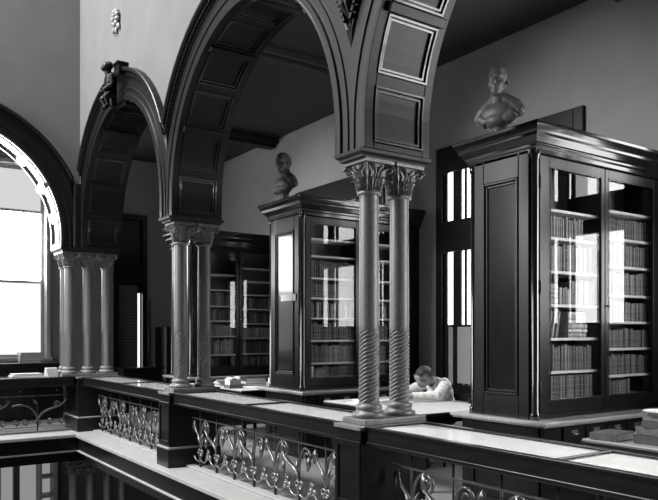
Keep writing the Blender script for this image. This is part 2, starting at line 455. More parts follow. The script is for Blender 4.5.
# ------------------------------------------------------------------ columns
def leaf(b, base, out, height, width, lean, curl, zb):
    """an acanthus leaf: a deeply ribbed, lobed strip that hugs the bell and curls out at its tip"""
    rows = 12; cols = 7; vs = []; o = Vector(out).normalized(); s = Vector((-o.y, o.x, 0))
    for j in range(rows+1):
        t = j/rows
        rad = lean(t); c = max(0, (t-.55)/.45)
        z = zb + height*(t - .30*c*c)
        wd = width*(.62+.55*sin(pi*min(t*1.05, 1)))*(1-.7*max(0, t-.72)/.28)*(1+.20*cos(t*pi*7))
        rad += curl*c**1.6
        for i in range(cols):
            u = (i/(cols-1)-.5)*2
            rr = rad + (.014, -.004, .008, -.006)[abs(i-3)] - .012*abs(u)*t
            vs.append(Vector((0,0,z)) + o*rr + s*u*wd*.5)
    nb = len(vs)
    vs2 = [p - o*.012 for p in vs]
    fs = []
    for j in range(rows):
        for i in range(cols-1):
            a = j*cols+i; fs.append((a, a+1, a+cols+1, a+cols)); fs.append((nb+a, nb+a+cols, nb+a+cols+1, nb+a+1))
    rim = [i for i in range(cols)] + [j*cols+cols-1 for j in range(1, rows+1)] + [rows*cols+i for i in reversed(range(cols-1))] + [j*cols for j in reversed(range(1, rows))]
    for k in range(len(rim)):
        a, c = rim[k], rim[(k+1) % len(rim)]; fs.append((a, nb+a, nb+c, c))
    b.add([Vector(base)+p for p in vs+vs2], fs, 0, False)

def make_column(loc, label):
    root = thing('stone_column', label, 'column', loc, 'stone columns of the arcade')
    X, Y, Z = loc                    # Z = underside of the base
    b = MB(); b.lathe([(.118,0),(.122,.012),(.122,.028),(.112,.040),(.098,.046),(.094,.058),(.098,.068),(.098,.084),(.088,.094),(.078,.104)], 32, loc); b.build('base', M['stone'], root)
    # shaft: spiral fluting below, smooth above
    n = 64; zs = [.10+.0044*i for i in range(125)]; zs += [.655+.02, .72, 1.2, 1.62]; rows = []
    b = MB(); vs = []; fs = []
    for z in zs:
        f = max(0, min(1, (.645-z)/.02))*max(0, min(1, (z-.105)/.015))
        r = .0765-.006*(z/1.65)
        for i in range(n):
            a = 2*pi*i/n
            ph = 9*a-215*z
            w = (.5+.5*cos(ph))**1.6
            vs.append((X+(r-.0085*f*(1-w)+.0015*f)*cos(a), Y+(r-.0085*f*(1-w)+.0015*f)*sin(a), Z+z))
    for j in range(len(zs)-1):
        for i in range(n):
            k = (i+1) % n; fs.append((j*n+i, j*n+k, (j+1)*n+k, (j+1)*n+i))
    b.add(vs, fs, 0, True); b.build('shaft', M['stone'], root)
    b = MB(); zc = Z+1.62
    b.lathe([(.072,0),(.088,.006),(.090,.016),(.084,.026),(.072,.032),(.073,.07),(.082,.13),(.098,.18),(.116,.222)], 28, (X,Y,zc))
    for k in range(8):
        a = pi/4*k+pi/8; leaf(b, (X,Y,zc), (cos(a),sin(a),0), .130, .060, lambda t: .079+.030*t, .040, .03)
    for k in range(4):
        a = pi/2*k+pi/4; leaf(b, (X,Y,zc), (cos(a),sin(a),0), .225, .075, lambda t: .080+.070*t**1.5, .062, .03)
        a = pi/2*k; leaf(b, (X,Y,zc), (cos(a),sin(a),0), .215, .062, lambda t: .078+.036*t*t, .036, .035)
    for k in range(8):
        a = pi/4*k+pi/8; o_ = Vector((cos(a), sin(a), 0)); s_ = Vector((-o_.y, o_.x, 0)); e = 1 if k % 2 else -1
        b.tube([Vector((X,Y,zc))+o_*(.078+.045*t*t)+s_*(e*.026*sin(t*pi*.9))+Vector((0,0,.10+.11*t)) for t in [i/8 for i in range(9)]], [.010-.004*i/8 for i in range(9)], 6)
    for k in range(4):
        a = pi/2*k+pi/4; c = Vector((X,Y,zc))+Vector((cos(a),sin(a),0))*.160
        pts = []
        for i in range(20):
            t = i/19*2.6*pi; r = .034*(1-i/26)
            pts.append(c+Vector((cos(a),sin(a),0))*(r*cos(t)-.008)+Vector((0,0,.182+r*sin(t))))
        b.tube(pts, .0105, 6)
    b.box(X-.132, X+.132, Y-.132, Y+.132, zc+.221, zc+.2449)
    b.build('capital', M['cap_stone'], root)
    return root
ZB = .87
col = make_column((3.20, 4.10, ZB), 'stone column of the near pair, the one standing towards the void')
dup(col, (3.49, 4.10, ZB), 'stone column of the near pair, the shaded one on the aisle side')
dup(col, (3.20, 7.58, ZB), 'stone column of the second pair, standing towards the void')
dup(col, (3.49, 7.58, ZB), 'stone column of the second pair, standing towards the aisle beside the far bookcase')
dup(col, (3.20, 11.22, ZB), 'stone column in the middle of the corner cluster')
dup(col, (3.49, 11.22, ZB), 'stone column of the corner cluster nearest the shuttered window')
dup(col, (2.92, 11.22, ZB), 'stone column of the corner cluster beside the bright end window')
dup(col, (2.92, 11.47, ZB), 'stone column of the corner cluster half hidden behind its neighbour')

def slab(xa, xb, ya, yb, label):
    b = MB(); b.box(xa, xb, ya, yb, RT, ZB)
    return tag(b.build('column_plinth', M['slab_stone'], loc=((xa+xb)/2, (ya+yb)/2, RT), bevel=.006), label, 'stone slab', 'plinths under the columns')
slab(3.06, 3.635, 3.96, 4.24, 'thin stone slab under the near column pair')
slab(3.06, 3.635, 7.44, 7.72, 'thin stone slab under the second column pair')
slab(2.78, 3.635, 11.08, 11.62, 'thin stone slab under the corner column cluster')

# ------------------------------------------------------------------ pedestals in the balustrade
def pedestal(xa, xb, ya, yb, label):
    root = thing('rail_pedestal', label, 'pedestal', ((xa+xb)/2, (ya+yb)/2, 0), 'dark pedestals of the balustrade')
    b = MB(); b.box(xa-.015, xb, ya-.015, yb+.015, 0, .20); b.build('base_block', M['rail_wood'], root, bevel=.006)
    b = MB(); b.box(xa-.02, xb, ya-.02, yb+.02, .20, .225); b.build('base_moulding', M['marble_dim'], root, bevel=.01)
    b = MB(); b.box(xa+.01, xb, ya+.01, yb-.01, .225, RT-.03)
    b.box(xa-.002, xa+.01, ya+.01, ya+.05, .25, .72); b.box(xa-.002, xa+.01, yb-.05, yb-.01, .25, .72); b.box(xa-.002, xa+.01, ya+.05, yb-.05, .68, .72); b.box(xa-.002, xa+.01, ya+.05, yb-.05, .25, .29)
    b.build('shaft', M['rail_wood'], root, bevel=.004)
    b = MB(); b.box(xa-.005, xb, ya, yb, RT-.03, RT); b.build('cap', M['top_wood'], root, bevel=.004)
    return root
M['marble_dim'] = mat('grey stone moulding', g(.22), .4)
M['top_wood'] = mat('polished top', g(.16), .3, coat=.3, noise=.25, scale=8)
pedestal(3.0, 3.62, 3.94, 4.26, 'dark pedestal carrying the near column pair')
pedestal(3.0, 3.62, 7.42, 7.74, 'dark pedestal carrying the second column pair')
b = pedestal(2.98, 3.62, 10.94, 11.64, 'dark pedestal at the corner where the two balustrades meet')
pedestal(3.0, 3.62, .46, .78, 'dark pedestal at the near end of the balustrade')

# ------------------------------------------------------------------ display-case rail tops
def display(name, xa, xb, ya, yb, along, label):
    """shallow glass-topped case between two pedestals"""
    root = thing(name, label, 'display case', ((xa+xb)/2, (ya+yb)/2, .69), 'glass topped display cases on the balustrade')
    b = MB(); t = .022
    b.box(xa, xb, ya, yb, .695, .72)
    b.box(xa, xa+t, ya, yb, .72, .815); b.box(xb-t, xb, ya, yb, .72, .815); b.box(xa+t, xb-t, ya, ya+t, .72, .815); b.box(xa+t, xb-t, yb-t, yb, .72, .815)
    b.box(xa-.008, xa, ya, yb, .70, .725); b.build('case_box', M['rail_wood'], root, bevel=.004)
    b = MB(); w = .035
    b.box(xa-.012, xa+w, ya, yb, .815, RT); b.box(xb-w, xb+.01, ya, yb, .815, RT); b.box(xa+w, xb-w, ya, ya+w, .815, RT); b.box(xa+w, xb-w, yb-w, yb, .815, RT)
    cuts = []
    if along == 'y':
        m = (ya+yb)/2; b.box(xa+w, xb-w, m-.012, m+.012, .815, RT)
        cuts = [(xa+w, xb-w, ya+w, m-.012), (xa+w, xb-w, m+.012, yb-w)]
    else:
        m = (xa+xb)/2; b.box(m-.012, m+.012, ya+w, yb-w, .815, RT)
        cuts = [(xa+w, m-.012, ya+w, yb-w), (m+.012, xb-w, ya+w, yb-w)]
    b.build('lid_frame', M['rail_wood'], root, bevel=.003)
    l = MB(); l.box(xa+t, xb-t, ya+t, yb-t, .72, .8145); l.build('lining', M['baize'], root)
    for c in cuts:
        q = MB(); q.box(c[0], c[1], c[2], c[3], .817, .823); q.build('glass_top', M['top_glass'], root)
    return root
display('display_case', XF, 3.59, .78, 3.94, 'y', 'long glass-topped display case in the foreground, nearest the camera')
display('display_case', XF, 3.59, 4.26, 7.42, 'y', 'glass-topped display case between the two column pairs')
display('display_case', XF, 3.59, 7.74, 10.94, 'y', 'glass-topped display case running to the corner column cluster')
display('display_case', -.4, 2.945, 11.05, 11.59, 'x', 'display case in front of the bright end window')

# ------------------------------------------------------------------ ironwork
def bez(p0, p1, p2, p3, n=14):
    out = []
    for i in range(n+1):
        t = i/n; u = 1-t
        out.append(tuple(u**3*a+3*u*u*t*b_+3*u*t*t*c+t**3*d for a, b_, c, d in zip(p0, p1, p2, p3)))
    return out
def spiral(c, r0, r1, a0, turns, n=22):
    return [(c[0]+(r0+(r1-r0)*i/n)*cos(a0+turns*2*pi*i/n), c[1]+(r0+(r1-r0)*i/n)*sin(a0+turns*2*pi*i/n)) for i in range(n+1)]
ZBAR = .545
class Iron:
    def __init__(s, F2): s.F = F2          # F2(s, z, d) -> world
    def t(s, b, pts, r, flat=1.): b.tube([s.F(p[0], p[1], 0) for p in pts], [q*1.3 for q in r] if isinstance(r, list) else r*1.3, 7, flat=flat)
    def leaf(s, b, c, ang, ln, wd):
        ca, sa = cos(ang), sin(ang); rows = 6; vs = []; fs = []
        for j in range(rows+1):
            t = j/rows; w = wd*sin(pi*min(1, t**.7))*.5+.001; l = ln*t
            for (u, d) in ((-1, 0.), (0, -.016*sin(pi*t)-.006), (1, 0.), (0, .010)):
                vs.append(s.F(c[0]+ca*l-sa*u*w, c[1]+sa*l+ca*u*w, d))
        for j in range(rows):
            for k in range(4): q = (k+1) % 4; fs.append((4*j+k, 4*j+q, 4*j+4+q, 4*j+4+k))
        fs += [(0,3,2,1), (4*rows, 4*rows+1, 4*rows+2, 4*rows+3)]
        b.add(vs, fs, 0, True)

def iron_panel_right(y0, y1, label):
    XI = 3.27
    root = thing('iron_railing', label, 'iron railing', (XI, (y0+y1)/2, 0), 'iron railings under the display cases')
    F2 = lambda s, z, d: Vector((XI+d, y1-s, z))       # s runs from the far end towards the near end
    I = Iron(F2); L = y1-y0
    b = MB(); b.box(XI-.008, XI+.008, y0, y1, ZBAR-.006, ZBAR+.006); b.build('top_bar', M['iron'], root)
    def part(nm, m_='iron'):
        nonlocal b
        b.build(nm, M[m_], root); b = MB()
    b = MB(); P = .405; n = int((L-.20)/P)+1
    for q in range(n):
        c = .205+P*q; last = c+.30 > L
        I.t(b, [(c, .0), (c, .13)], .011); I.t(b, [(c, .11), (c, .30), (c, .695)], .0065); part('post', 'iron_dark')
        for e in (-1, 1): I.t(b, spiral((c+e*.032, .180), .040, .013, -pi/2, -e*1.25), .0085)
        if not last: I.t(b, bez((c, .10), (c+.06, .065), (c+.12, .07), (c+.155, .125)), .0075)
        I.t(b, bez((c, .10), (c-.06, .065), (c-.12, .07), (c-.155, .125)), .0075); part('foot_scroll')
        if not last:
            t = c+P/2
            for a in (pi/2, pi*7/6, -pi/6): I.t(b, spiral((t+.036*cos(a), .165+.036*sin(a)), .030, .012, a, 1.3, 16), .0085)
            part('trefoil')
        if q % 2:      # the broad bright S scroll coming down into this post from a leaf at the bar
            I.t(b, bez((c-.004, .21), (c-.01, .36), (c-.25, .30), (c-.275, .47), 20), [.009+.007*sin(pi*i/20) for i in range(21)]); part('branch_scroll')
            I.leaf(b, (c-.262, .40), pi*.56, .15, .085); part('leaf')
            I.leaf(b, (c-.285, .525), -pi*.38, .11, .065); part('leaf')
            I.leaf(b, (c-.03, .27), pi*.50, .13, .06); part('leaf')
            if not last:
                I.t(b, bez((c, .30), (c+.01, .46), (c+.07, .53), (c+.13, .50)), .008)
                I.t(b, spiral((c+.12, .44), .064, .022, pi/2, -1.2, 18), .0075); part('branch_scroll')
                I.leaf(b, (c+.155, .44), -pi*.55, .13, .085); part('leaf')
        else:          # a tree of leaves with an arm to either side
            I.t(b, bez((c, .24), (c-.01, .40), (c-.13, .36), (c-.15, .50)), .010); part('branch_scroll')
            I.leaf(b, (c, .26), pi*.34, .15, .055); part('leaf')
            I.leaf(b, (c, .26), pi*.66, .15, .055); part('leaf')
            I.leaf(b, (c-.15, .52), -pi*.56, .13, .075); part('leaf')
            if not last:
                I.t(b, bez((c, .30), (c+.02, .44), (c+.06, .53), (c+.15, .53)), .009)
                I.t(b, spiral((c+.15, .455), .074, .022, pi/2, -1.35), .008); part('branch_scroll')
                I.t(b, bez((c, .22), (c+.05, .30), (c+.10, .38), (c+.14, .34)), .007)
                I.leaf(b, (c+.135, .355), -pi*.45, .12, .08); part('leaf')
    return root
iron_panel_right(4.285, 7.395, 'wrought-iron leaf scroll railing between the two column-pair pedestals')
iron_panel_right(7.765, 10.90, 'wrought-iron leaf scroll railing running to the corner pedestal')
iron_panel_right(.805, 3.915, 'wrought-iron leaf scroll railing under the foreground display case')

def iron_panel_left(x0, x1, label):
    YI = 11.32
    root = thing('iron_railing', label, 'iron railing', ((x0+x1)/2, YI, 0), 'iron railings under the display cases')
    F2 = lambda s, z, d: Vector((x1-s, YI+d, z)); I = Iron(F2)
    b = MB(); b.box(x0, x1, YI-.008, YI+.008, ZBAR-.006, ZBAR+.006); b.build('top_bar', M['iron'], root)
    b = MB(); b.box(x0, x1, YI-.008, YI+.008, .07, .085); b.build('bottom_bar', M['iron'], root)
    n = 4; U = (x1-x0)/n
    for u in range(n):
        s = u*U
        b = MB(); I.t(b, [(s+U*.55, 0), (s+U*.55, .695)], .009); b.build('post', M['iron_dark'], root)
        b = MB(); I.t(b, bez((s+U*.55, .16), (s+U*.50, .40), (s+U*.05, .32), (s+U*.03, .50), 20), .012)
        I.t(b, bez((s+U*.55, .20), (s+U*.60, .36), (s+U*.75, .46), (s+U*.98, .40), 20), .011)
        I.t(b, spiral((s+U*.20, .40), .05, .02, 0, 1.2), .009); b.build('branch_scroll', M['iron'], root)
        for q in (.12, .32, .55, .76, .92): b = MB(); I.t(b, spiral((s+U*q, .15), .048, .016, -pi/2, 1.2 if q < .5 else -1.2), .009); b.build('foot_scroll', M['iron'], root)
        b = MB(); I.leaf(b, (s+U*.05, .44), pi*.5, .09, .05); b.build('leaf', M['iron'], root); b = MB(); I.leaf(b, (s+U*.55, .42), pi*.3, .12, .05); b.build('leaf', M['iron'], root)
    return root
iron_panel_left(-.4, 2.94, 'wrought-iron scroll railing in front of the bright end window')

# ------------------------------------------------------------------ gallery edge
b = MB(); b.box(2.88, 3.33, -1.5, 10.72, -.045, 0); b.box(-2.5, 3.33, 10.72, 11.36, -.045, 0); struct(b.build('trim_10', M['marble'], bevel=.006))
b = MB(); b.box(3.19, 3.30, -1.5, 10.9, 0, .02); b.box(-2.5, 2.98, 11.25, 11.36, 0, .02); struct(b.build('trim_11', M['marble'], bevel=.008))
b = MB(); b.box(2.93, 3.328, -1.5, 10.78, -.24, -.046); b.box(-2.5, 3.328, 10.78, 11.358, -.24, -.046)
struct(b.build('trim_12', M['rail_wood']))
b = MB(); b.box(2.91, 3.02, -1.5, 10.76, -.265, -.24); b.box(-2.5, 3.02, 10.76, 10.88, -.265, -.24); struct(b.build('trim_13', M['marble'], bevel=.006))
b = MB(); b.box(3.02, 3.7, -1.5, 10.9, -.42, -.24); b.box(-2.5, 3.7, 10.9, 11.7, -.42, -.24); struct(b.build('trim_14', M['rail_wood']))
# lower storey columns standing on their own dark parapet
b = MB(); b.box(3.0, 3.7, -1.5, 11.7, -3.4, -2.2851); struct(b.build('wall_parapet_lower', M['rail_wood']))
zl = -.42-1.865
b = MB(); b.box(2.75, 3.0, 10.75, 11.7, -3.4, -2.2851); b.box(3.7, 3.85, 10.75, 11.7, -3.4, -2.2851); struct(b.build('wall_parapet_corner', M['rail_wood']))
for (x, y, lab) in ((2.93, 10.98, 'lower storey stone column farthest from the long kerb, below the gallery corner'), (3.18, 10.98, 'lower storey stone column second from the corner, its capital under the kerb'),
                    (3.44, 10.98, 'lower storey stone column in shade, third from the corner'), (3.67, 10.98, 'lower storey stone column in deepest shade, fourth from the corner')):
    dup(col, (x, y, zl), lab)
# lower shelving seen under the end gallery
r_ = thing('open_shelving', 'pale open shelving on the lower storey below the end gallery', 'shelving', (3.05, 13.3, -3.4))
b = MB(); b.box(3.16, 3.22, 13.15, 13.45, -3.4, -.6); b.box(2.92, 2.96, 13.15, 13.45, -3.4, -.6); b.build('upright', M['shelf'], r_)
for z in (-2.6, -2.1, -1.75, -1.42, -1.08):
    b = MB(); b.box(2.96, 3.16, 13.15, 13.45, z, z+.035); b.build('shelf', M['shelf'], r_)

# ------------------------------------------------------------------ bookcases
BX0, BX1 = 4.56, 6.30
SHA = [.94, 1.176, 1.449, 1.724, 1.997, 2.273, 2.50]
SHB = [.94, 1.12, 1.357, 1.594, 1.83, 2.085, 2.33, 2.57]
def bookcase(y0, y1, label, shA, shB, X0=BX0):
    root = thing('bookcase', label, 'bookcase', ((X0+BX1)/2, (y0+y1)/2, 0), 'glazed bookcases standing out from the back wall')
    # base
    b = MB(); b.box(X0-.02, BX1+.12, y0-.10, y1+.10, .0, .76); b.box(X0-.05, BX1+.12, y0-.13, y1+.13, 0, .12)
    for (p, q) in ((y0-.06, y0+.05), (y1-.05, y1+.06)): b.box(X0-.035, X0-.02, p, q, .14, .74)
    b.box(X0-.035, X0-.02, y0+.05, y1-.05, .64, .74); b.box(X0-.035, X0-.02, y0+.05, y1-.05, .14, .22)
    b.build('base_cabinet', M['wood'], root, bevel=.004)
    b = MB(); b.box(X0-.11, BX1+.13, y0-.18, y1+.16, .772, .80); b.box(X0-.095, BX1+.13, y0-.165, y1+.145, .758, .772)
    b.build('ledge', M['ledge'], root, bevel=.005)
    for i in range(5):
        xa = 4.71+i*.29
        d = MB(); d.box(xa, xa+.27, y0-.118, y0-.10, .60, .735); d.box(xa-.006, xa+.276, y0-.126, y0-.10, .735, .750)
        dr = d.build('drawer', M['wood'], root, bevel=.004); hx = xa+.135
        h = MB(); h.tube([(hx-.032, y0-.118, .69), (hx-.032, y0-.140, .682), (hx+.032, y0-.140, .682), (hx+.032, y0-.118, .69)], .006, 6)
        h.box(hx-.04, hx+.04, y0-.122, y0-.117, .668, .712); h.build('handle', M['brass'], dr)
    # carcass
    b = MB(); yb = y0+.36
    b.box(X0, X0+.03, y0+.02, y1-.02, .80, 2.94); b.box(BX1-.03, BX1+.14, y0+.02, y1-.02, .80, 2.94)
    b.box(X0+.03, BX1-.03, y0+.02, y1-.02, 2.90, 2.94); b.box(X0+.03, BX1-.03, y0+.02, y1-.02, .80, .845)
    b.box(X0+.03, BX1-.03, yb+.02, y1-.02, .845, 2.90); b.box(5.395, 5.425, y0+.03, yb, .845, 2.90)
    b.build('carcass', M['wood'], root, bevel=.003)
    b = MB(); b.box(X0+.031, X0+.034, y0+.035, yb, .846, 2.899); b.box(X0+.034, BX1-.031, yb, yb+.018, .846, 2.899); b.build('lining', M['case_in'], root)
    # end panel facing the void
    b = MB(); xe = X0
    b.box(xe-.022, xe, y0+.045, y0+.15, .80, 2.94); b.box(xe-.022, xe, y1-.15, y1-.045, .80, 2.94)
    b.box(xe-.022, xe, y0+.15, y1-.15, 2.74, 2.94); b.box(xe-.022, xe, y0+.15, y1-.15, .80, .98)
    b.build('end_frame', M['wood'], root, bevel=.006)
    b = MB()
    for (k, t) in ((0, .034), (.022, .018)):
        ya, yc, za, zb = y0+.15+k, y1-.15-k, .98+k, 2.74-k
        b.box(xe-t, xe, ya, ya+.02, za, zb); b.box(xe-t, xe, yc-.02, yc, za, zb); b.box(xe-t, xe, ya+.02, yc-.02, za, za+.02); b.box(xe-t, xe, ya+.02, yc-.02, zb-.02, zb)
    b.build('panel_moulding', M['wood'], root, bevel=.005)
    b = MB(); b.box(xe-.006, xe, y0+.19, y1-.19, 1.02, 2.70); b.build('end_panel', M['gloss_wood'], root)
    for (px, py) in ((X0+.012, y0+.012), (X0+.012, y1-.012)):
        b = MB(); b.lathe([(.040,0),(.040,.05),(.030,.06),(.030,2.06),(.040,2.07),(.040,2.14)], 18, (px, py, .80)); b.build('corner_post', M['gloss_wood'], root)
    # cornice
    prof = [(.0,2.90),(.022,2.91),(.022,2.945),(.035,2.955),(.035,2.975),(.05,2.985),(.075,3.02),(.085,3.03),(.085,3.05),(.10,3.065),(.115,3.09),(.12,3.10),(.12,3.125),(.11,3.13)]
    b = MB(); vs = []; n = len(prof)
    for o, z in prof: vs += [(X0-o, y0-o, z), (BX1+.14, y0-o, z), (BX1+.14, y1+o, z), (X0-o, y1+o, z)]
    fs = [(3,2,1,0), tuple(4*(n-1)+k for k in range(4))]
    for j in range(n-1):
        for k in range(4): q = (k+1) % 4; fs.append((4*j+k, 4*j+q, 4*j+4+q, 4*j+4+k))
    b.add(vs, fs); b.build('cornice', M['gloss_wood'], root, bevel=.003)
    # doors
    for (xa, xb, ga, gb) in ((X0+.042, 5.405, 4.672, 5.362), (5.415, BX1-.02, 5.455, 6.15)):
        b = MB(); ya, yc = y0-.012, y0+.022
        b.box(xa, ga, ya, yc, .85, 2.895); b.box(gb, xb, ya, yc, .85, 2.895); b.box(ga, gb, ya, yc, .85, .945); b.box(ga, gb, ya, yc, 2.82, 2.895)
        b.box(ga, ga+.012, ya-.006, ya, .945, 2.82); b.box(gb-.012, gb, ya-.006, ya, .945, 2.82); b.box(ga+.012, gb-.012, ya-.006, ya, .945, .957); b.box(ga+.012, gb-.012, ya-.006, ya, 2.808, 2.82)
        d = b.build('door', M['wood'], root, bevel=.003)
        p = MB(); p.box(ga-.005, gb+.005, y0+.003, y0+.006, .94, 2.825); p.build('glass_pane', M['glass'], d)
        hx = xa-.004 if xa < 5 else xb-.004
        for z in (1.05, 1.85, 2.68):
            h = MB(); h.lathe([(.009,0),(.009,.10)], 8, (hx, y0-.018, z-.05)); h.box(hx, hx+.02, y0-.017, y0-.011, z-.045, z+.045); h.build('hinge', M['iron_dark'], d)
        if xa > 5:
            h = MB(); h.ell((xa+.02, y0-.028, 1.72), (.012,.014,.012)); h.build('knob', M['brass'], d)
    for (xa, xb, zs) in ((X0+.036, 5.394, shA), (5.426, BX1-.032, shB)):
        for z in zs:
            b = MB(); b.box(xa, xb, y0+.045, yb-.001, z-.022, z); b.build('shelf', M['shelf'], root)
    return root
M['gloss_wood'] = mat('polished mahogany', g(.007), .16, coat=.5, noise=.4, scale=4, stretch=(5,5,.6))
M['ledge'] = mat('worn ledge', g(.30), .28, coat=.4, noise=.25, scale=5, stretch=(1,6,1))
CY = [(3.655, 4.33), (7.14, 7.89), (10.4, 11.15)]
SA2 = [.94, 1.13, 1.407, 1.68, 1.926, 2.17, 2.44, 2.65]; SB2 = list(SA2)
SA3 = [.94, 1.15, 1.45, 1.70, 1.94, 2.20, 2.45]; SB3 = [.94, 1.16, 1.42, 1.66, 1.90, 2.14, 2.36, 2.58]
bc1 = bookcase(*CY[0], 'nearest glazed dark bookcase, a stone bust on its top', SHA, SHB, 4.51)
bc2 = bookcase(*CY[1], 'middle glazed bookcase behind the near column pair, a paper tag on its end', SA2, SB2)
bc3 = bookcase(*CY[2], 'farthest glazed bookcase, seen behind the second column pair', SA3, SB3)
b = MB(); b.box(BX0-.034, BX0-.03, 7.24, 7.58, 1.885, 1.965); o = b.build('paper_tag', M['paper'], bc2); o['label'] = 'white paper tag'

# ------------------------------------------------------------------ books
def book_mesh(w, h, d, bands):
    """origin: bottom middle of the spine; spine towards -y"""
    b = MB(); t = .003
    n = 6
    prof = [(-w/2, .012)] + [(-w/2*cos(pi*i/n), .010-.010*sin(pi*i/n)) for i in range(1, n)] + [(w/2, .012)]
    vs = [(x, y, z) for z in (0, h) for x, y in prof] + [(x, .016, z) for z in (0, h) for x in (-w/2+t, w/2-t)]
    k = len(prof)
    for i in range(k-1): b.add([vs[i], vs[i+1], vs[k+i+1], vs[k+i]], [(0,1,2,3)], 0, True)
    b.add([(p[0], p[1], h) for p in prof]+[(w/2-t, .016, h), (-w/2+t, .016, h)], [tuple(range(k+2))], 0)
    b.add([(p[0], p[1], 0) for p in prof]+[(w/2-t, .016, 0), (-w/2+t, .016, 0)], [tuple(reversed(range(k+2)))], 0)
    b.box(-w/2, -w/2+t, .012, d, 0, h); b.box(w/2-t, w/2, .012, d, 0, h)
    b.box(-w/2+t, w/2-t, .016, d-.004, .004, h-.005, 1)
    for z in bands: b.box(-w/2*.99, w/2*.99, -.0015, .010, h*z, h*z+.004, 2)
    me_o = b.build('tmpbook', [BOOKC[0], M['page'], M['gilt']])
    me = me_o.data; bpy.data.objects.remove(me_o); me.name = 'book'
    return me
BM = [book_mesh(.040, .19, .14, (.12,.3,.55,.8)), book_mesh(.034, .20, .14, (.2,.75)), book_mesh(.046, .20, .15, (.1,.14,.5,.85)), book_mesh(.030, .18, .13, (.6,.9)), book_mesh(.052, .21, .16, (.15,.35,.55,.75))]
BW = [.040, .034, .046, .030, .052]; BH = [.19, .20, .20, .18, .21]
NB = [0]
def book(x, y, z, kind, scale, matl, label, group, lean=0., flat=False, rotz=0.):
    o = bpy.data.objects.new('book', BM[kind]); C.objects.link(o)
    o.location = (x, y, z+.0012); o.scale = scale
    o.rotation_euler = (0, lean, rotz)
    if flat: o.rotation_euler = Matrix.Rotation(rotz, 3, 'Z').to_4x4().to_3x3().__matmul__(Matrix.Rotation(pi/2, 3, 'Y')).to_euler()
    o.material_slots[0].link = 'OBJECT'; o.material_slots[0].material = matl
    tag(o, label, 'book', group); NB[0] += 1; return o
def row(xa, xb, y, z, hmax, tones, label, group, fill=1., kinds=(0,1,2,3), uniform=False):
    x = xa; hk = random.uniform(.78, .9)
    kk = random.choice(kinds)
    while True:
        k = kk if uniform else random.choice(kinds); sw = random.uniform(.92, 1.12) if not uniform else 1.0
        w = BW[k]*sw
        if x+w > xa+(xb-xa)*fill: break
        hh = hmax*(hk+random.uniform(-.05, .06) if not uniform else .86)
        book(x+w/2, y+random.uniform(0, .012), z, k, (sw, 1, hh/BH[k]), random.choice(tones), label, group)
        x += w+.0012
    return x
D_, Mi, Li, Pa = BOOKC[0:3], BOOKC[2:5], BOOKC[4:7], BOOKC[6:8]
ORD = ['bottom', 'second lowest', 'third', 'fourth', 'fifth', 'sixth', 'seventh']
def lab(case, door, i, adj): return '%s on the %s shelf of the %s bookcase, %s door' % (adj, ORD[i], case, door)
def grp(case, door, i): return 'books on the %s shelf of the %s bookcase behind its %s door' % (ORD[i], case, door)
y = CY[0][0]+.055; xa, xb = BX0+.05, 5.385; nd, fd = 'its outer', 'its wall-side'
row(xa+.03, xb, y, SHA[0], .225, Mi, lab('nearest', nd, 0, 'banded dark book'), grp('nearest','outer',0), .98, (0,), True)
row(xa+.03, xb, y, SHA[1], .25, Mi, lab('nearest', nd, 1, 'banded dark book'), grp('nearest','outer',1), .98, (0,1), False)
# third shelf: four leaning books and a flat pile
for i in range(4):
    book(4.69+i*.052, y, SHA[2]+.006, 0, (.95,1,1.12), BOOKC[3+i % 3], 'leaning dark book beside the flat pile, third shelf of the nearest bookcase', 'books leaning beside the flat pile', lean=.22)
PW = [.036, .032, .038, .030, .034, .03]
z = SHA[2]
for i in range(6):
    k = (0,1,2,3,0,3)[i]; o = book(5.0, y, z+BW[k]/2*.95, k, (.95,1,1.28), BOOKC[7 if i % 2 else 6], 'pale flat book, number %s up in the third-shelf pile' % ['one','two','three','four','five','six'][i], 'flat pile on the third shelf', flat=True)
    z += BW[k]*.95+.001
row(xa+.29, xb, y, SHA[3], .16, Li, lab('nearest', nd, 3, 'grey book'), grp('nearest','outer',3), .29, (1,3))
z = SHA[3]
for i in range(4):
    k = (2,0,1,2)[i]; book(4.645, y, z+BW[k]/2, k, (1,1,1.1), BOOKC[5], 'grey flat book, %s in the pile on the fourth shelf' % ['lowest','second','third','topmost'][i], 'flat pile on the fourth shelf', flat=True)
    z += BW[k]+.001
row(5.05, xb, y, SHA[3], .24, Mi, lab('nearest', nd, 3, 'tall book'), grp('nearest','outer',3)+' beside the pile', .98)
row(xa+.03, xb, y, SHA[4], .25, Mi, lab('nearest', nd, 4, 'tall dark book'), grp('nearest','outer',4), .97, (1,3,0))
row(xa+.03, xb, y, SHA[5], .21, Mi+Li[:1], lab('nearest', nd, 5, 'tall slim book'), grp('nearest','outer',5), .80, (1,3))
for i in range(7):
    hm = SHB[i+1]-SHB[i]-.035
    row(5.45, 6.23, y, SHB[i], hm, Mi, lab('nearest', fd, i, 'dim dark book'), grp('nearest','wall-side',i), (.6 if i == 0 else .97), (0,2) if i < 5 else (1,3))
y = CY[1][0]+.055
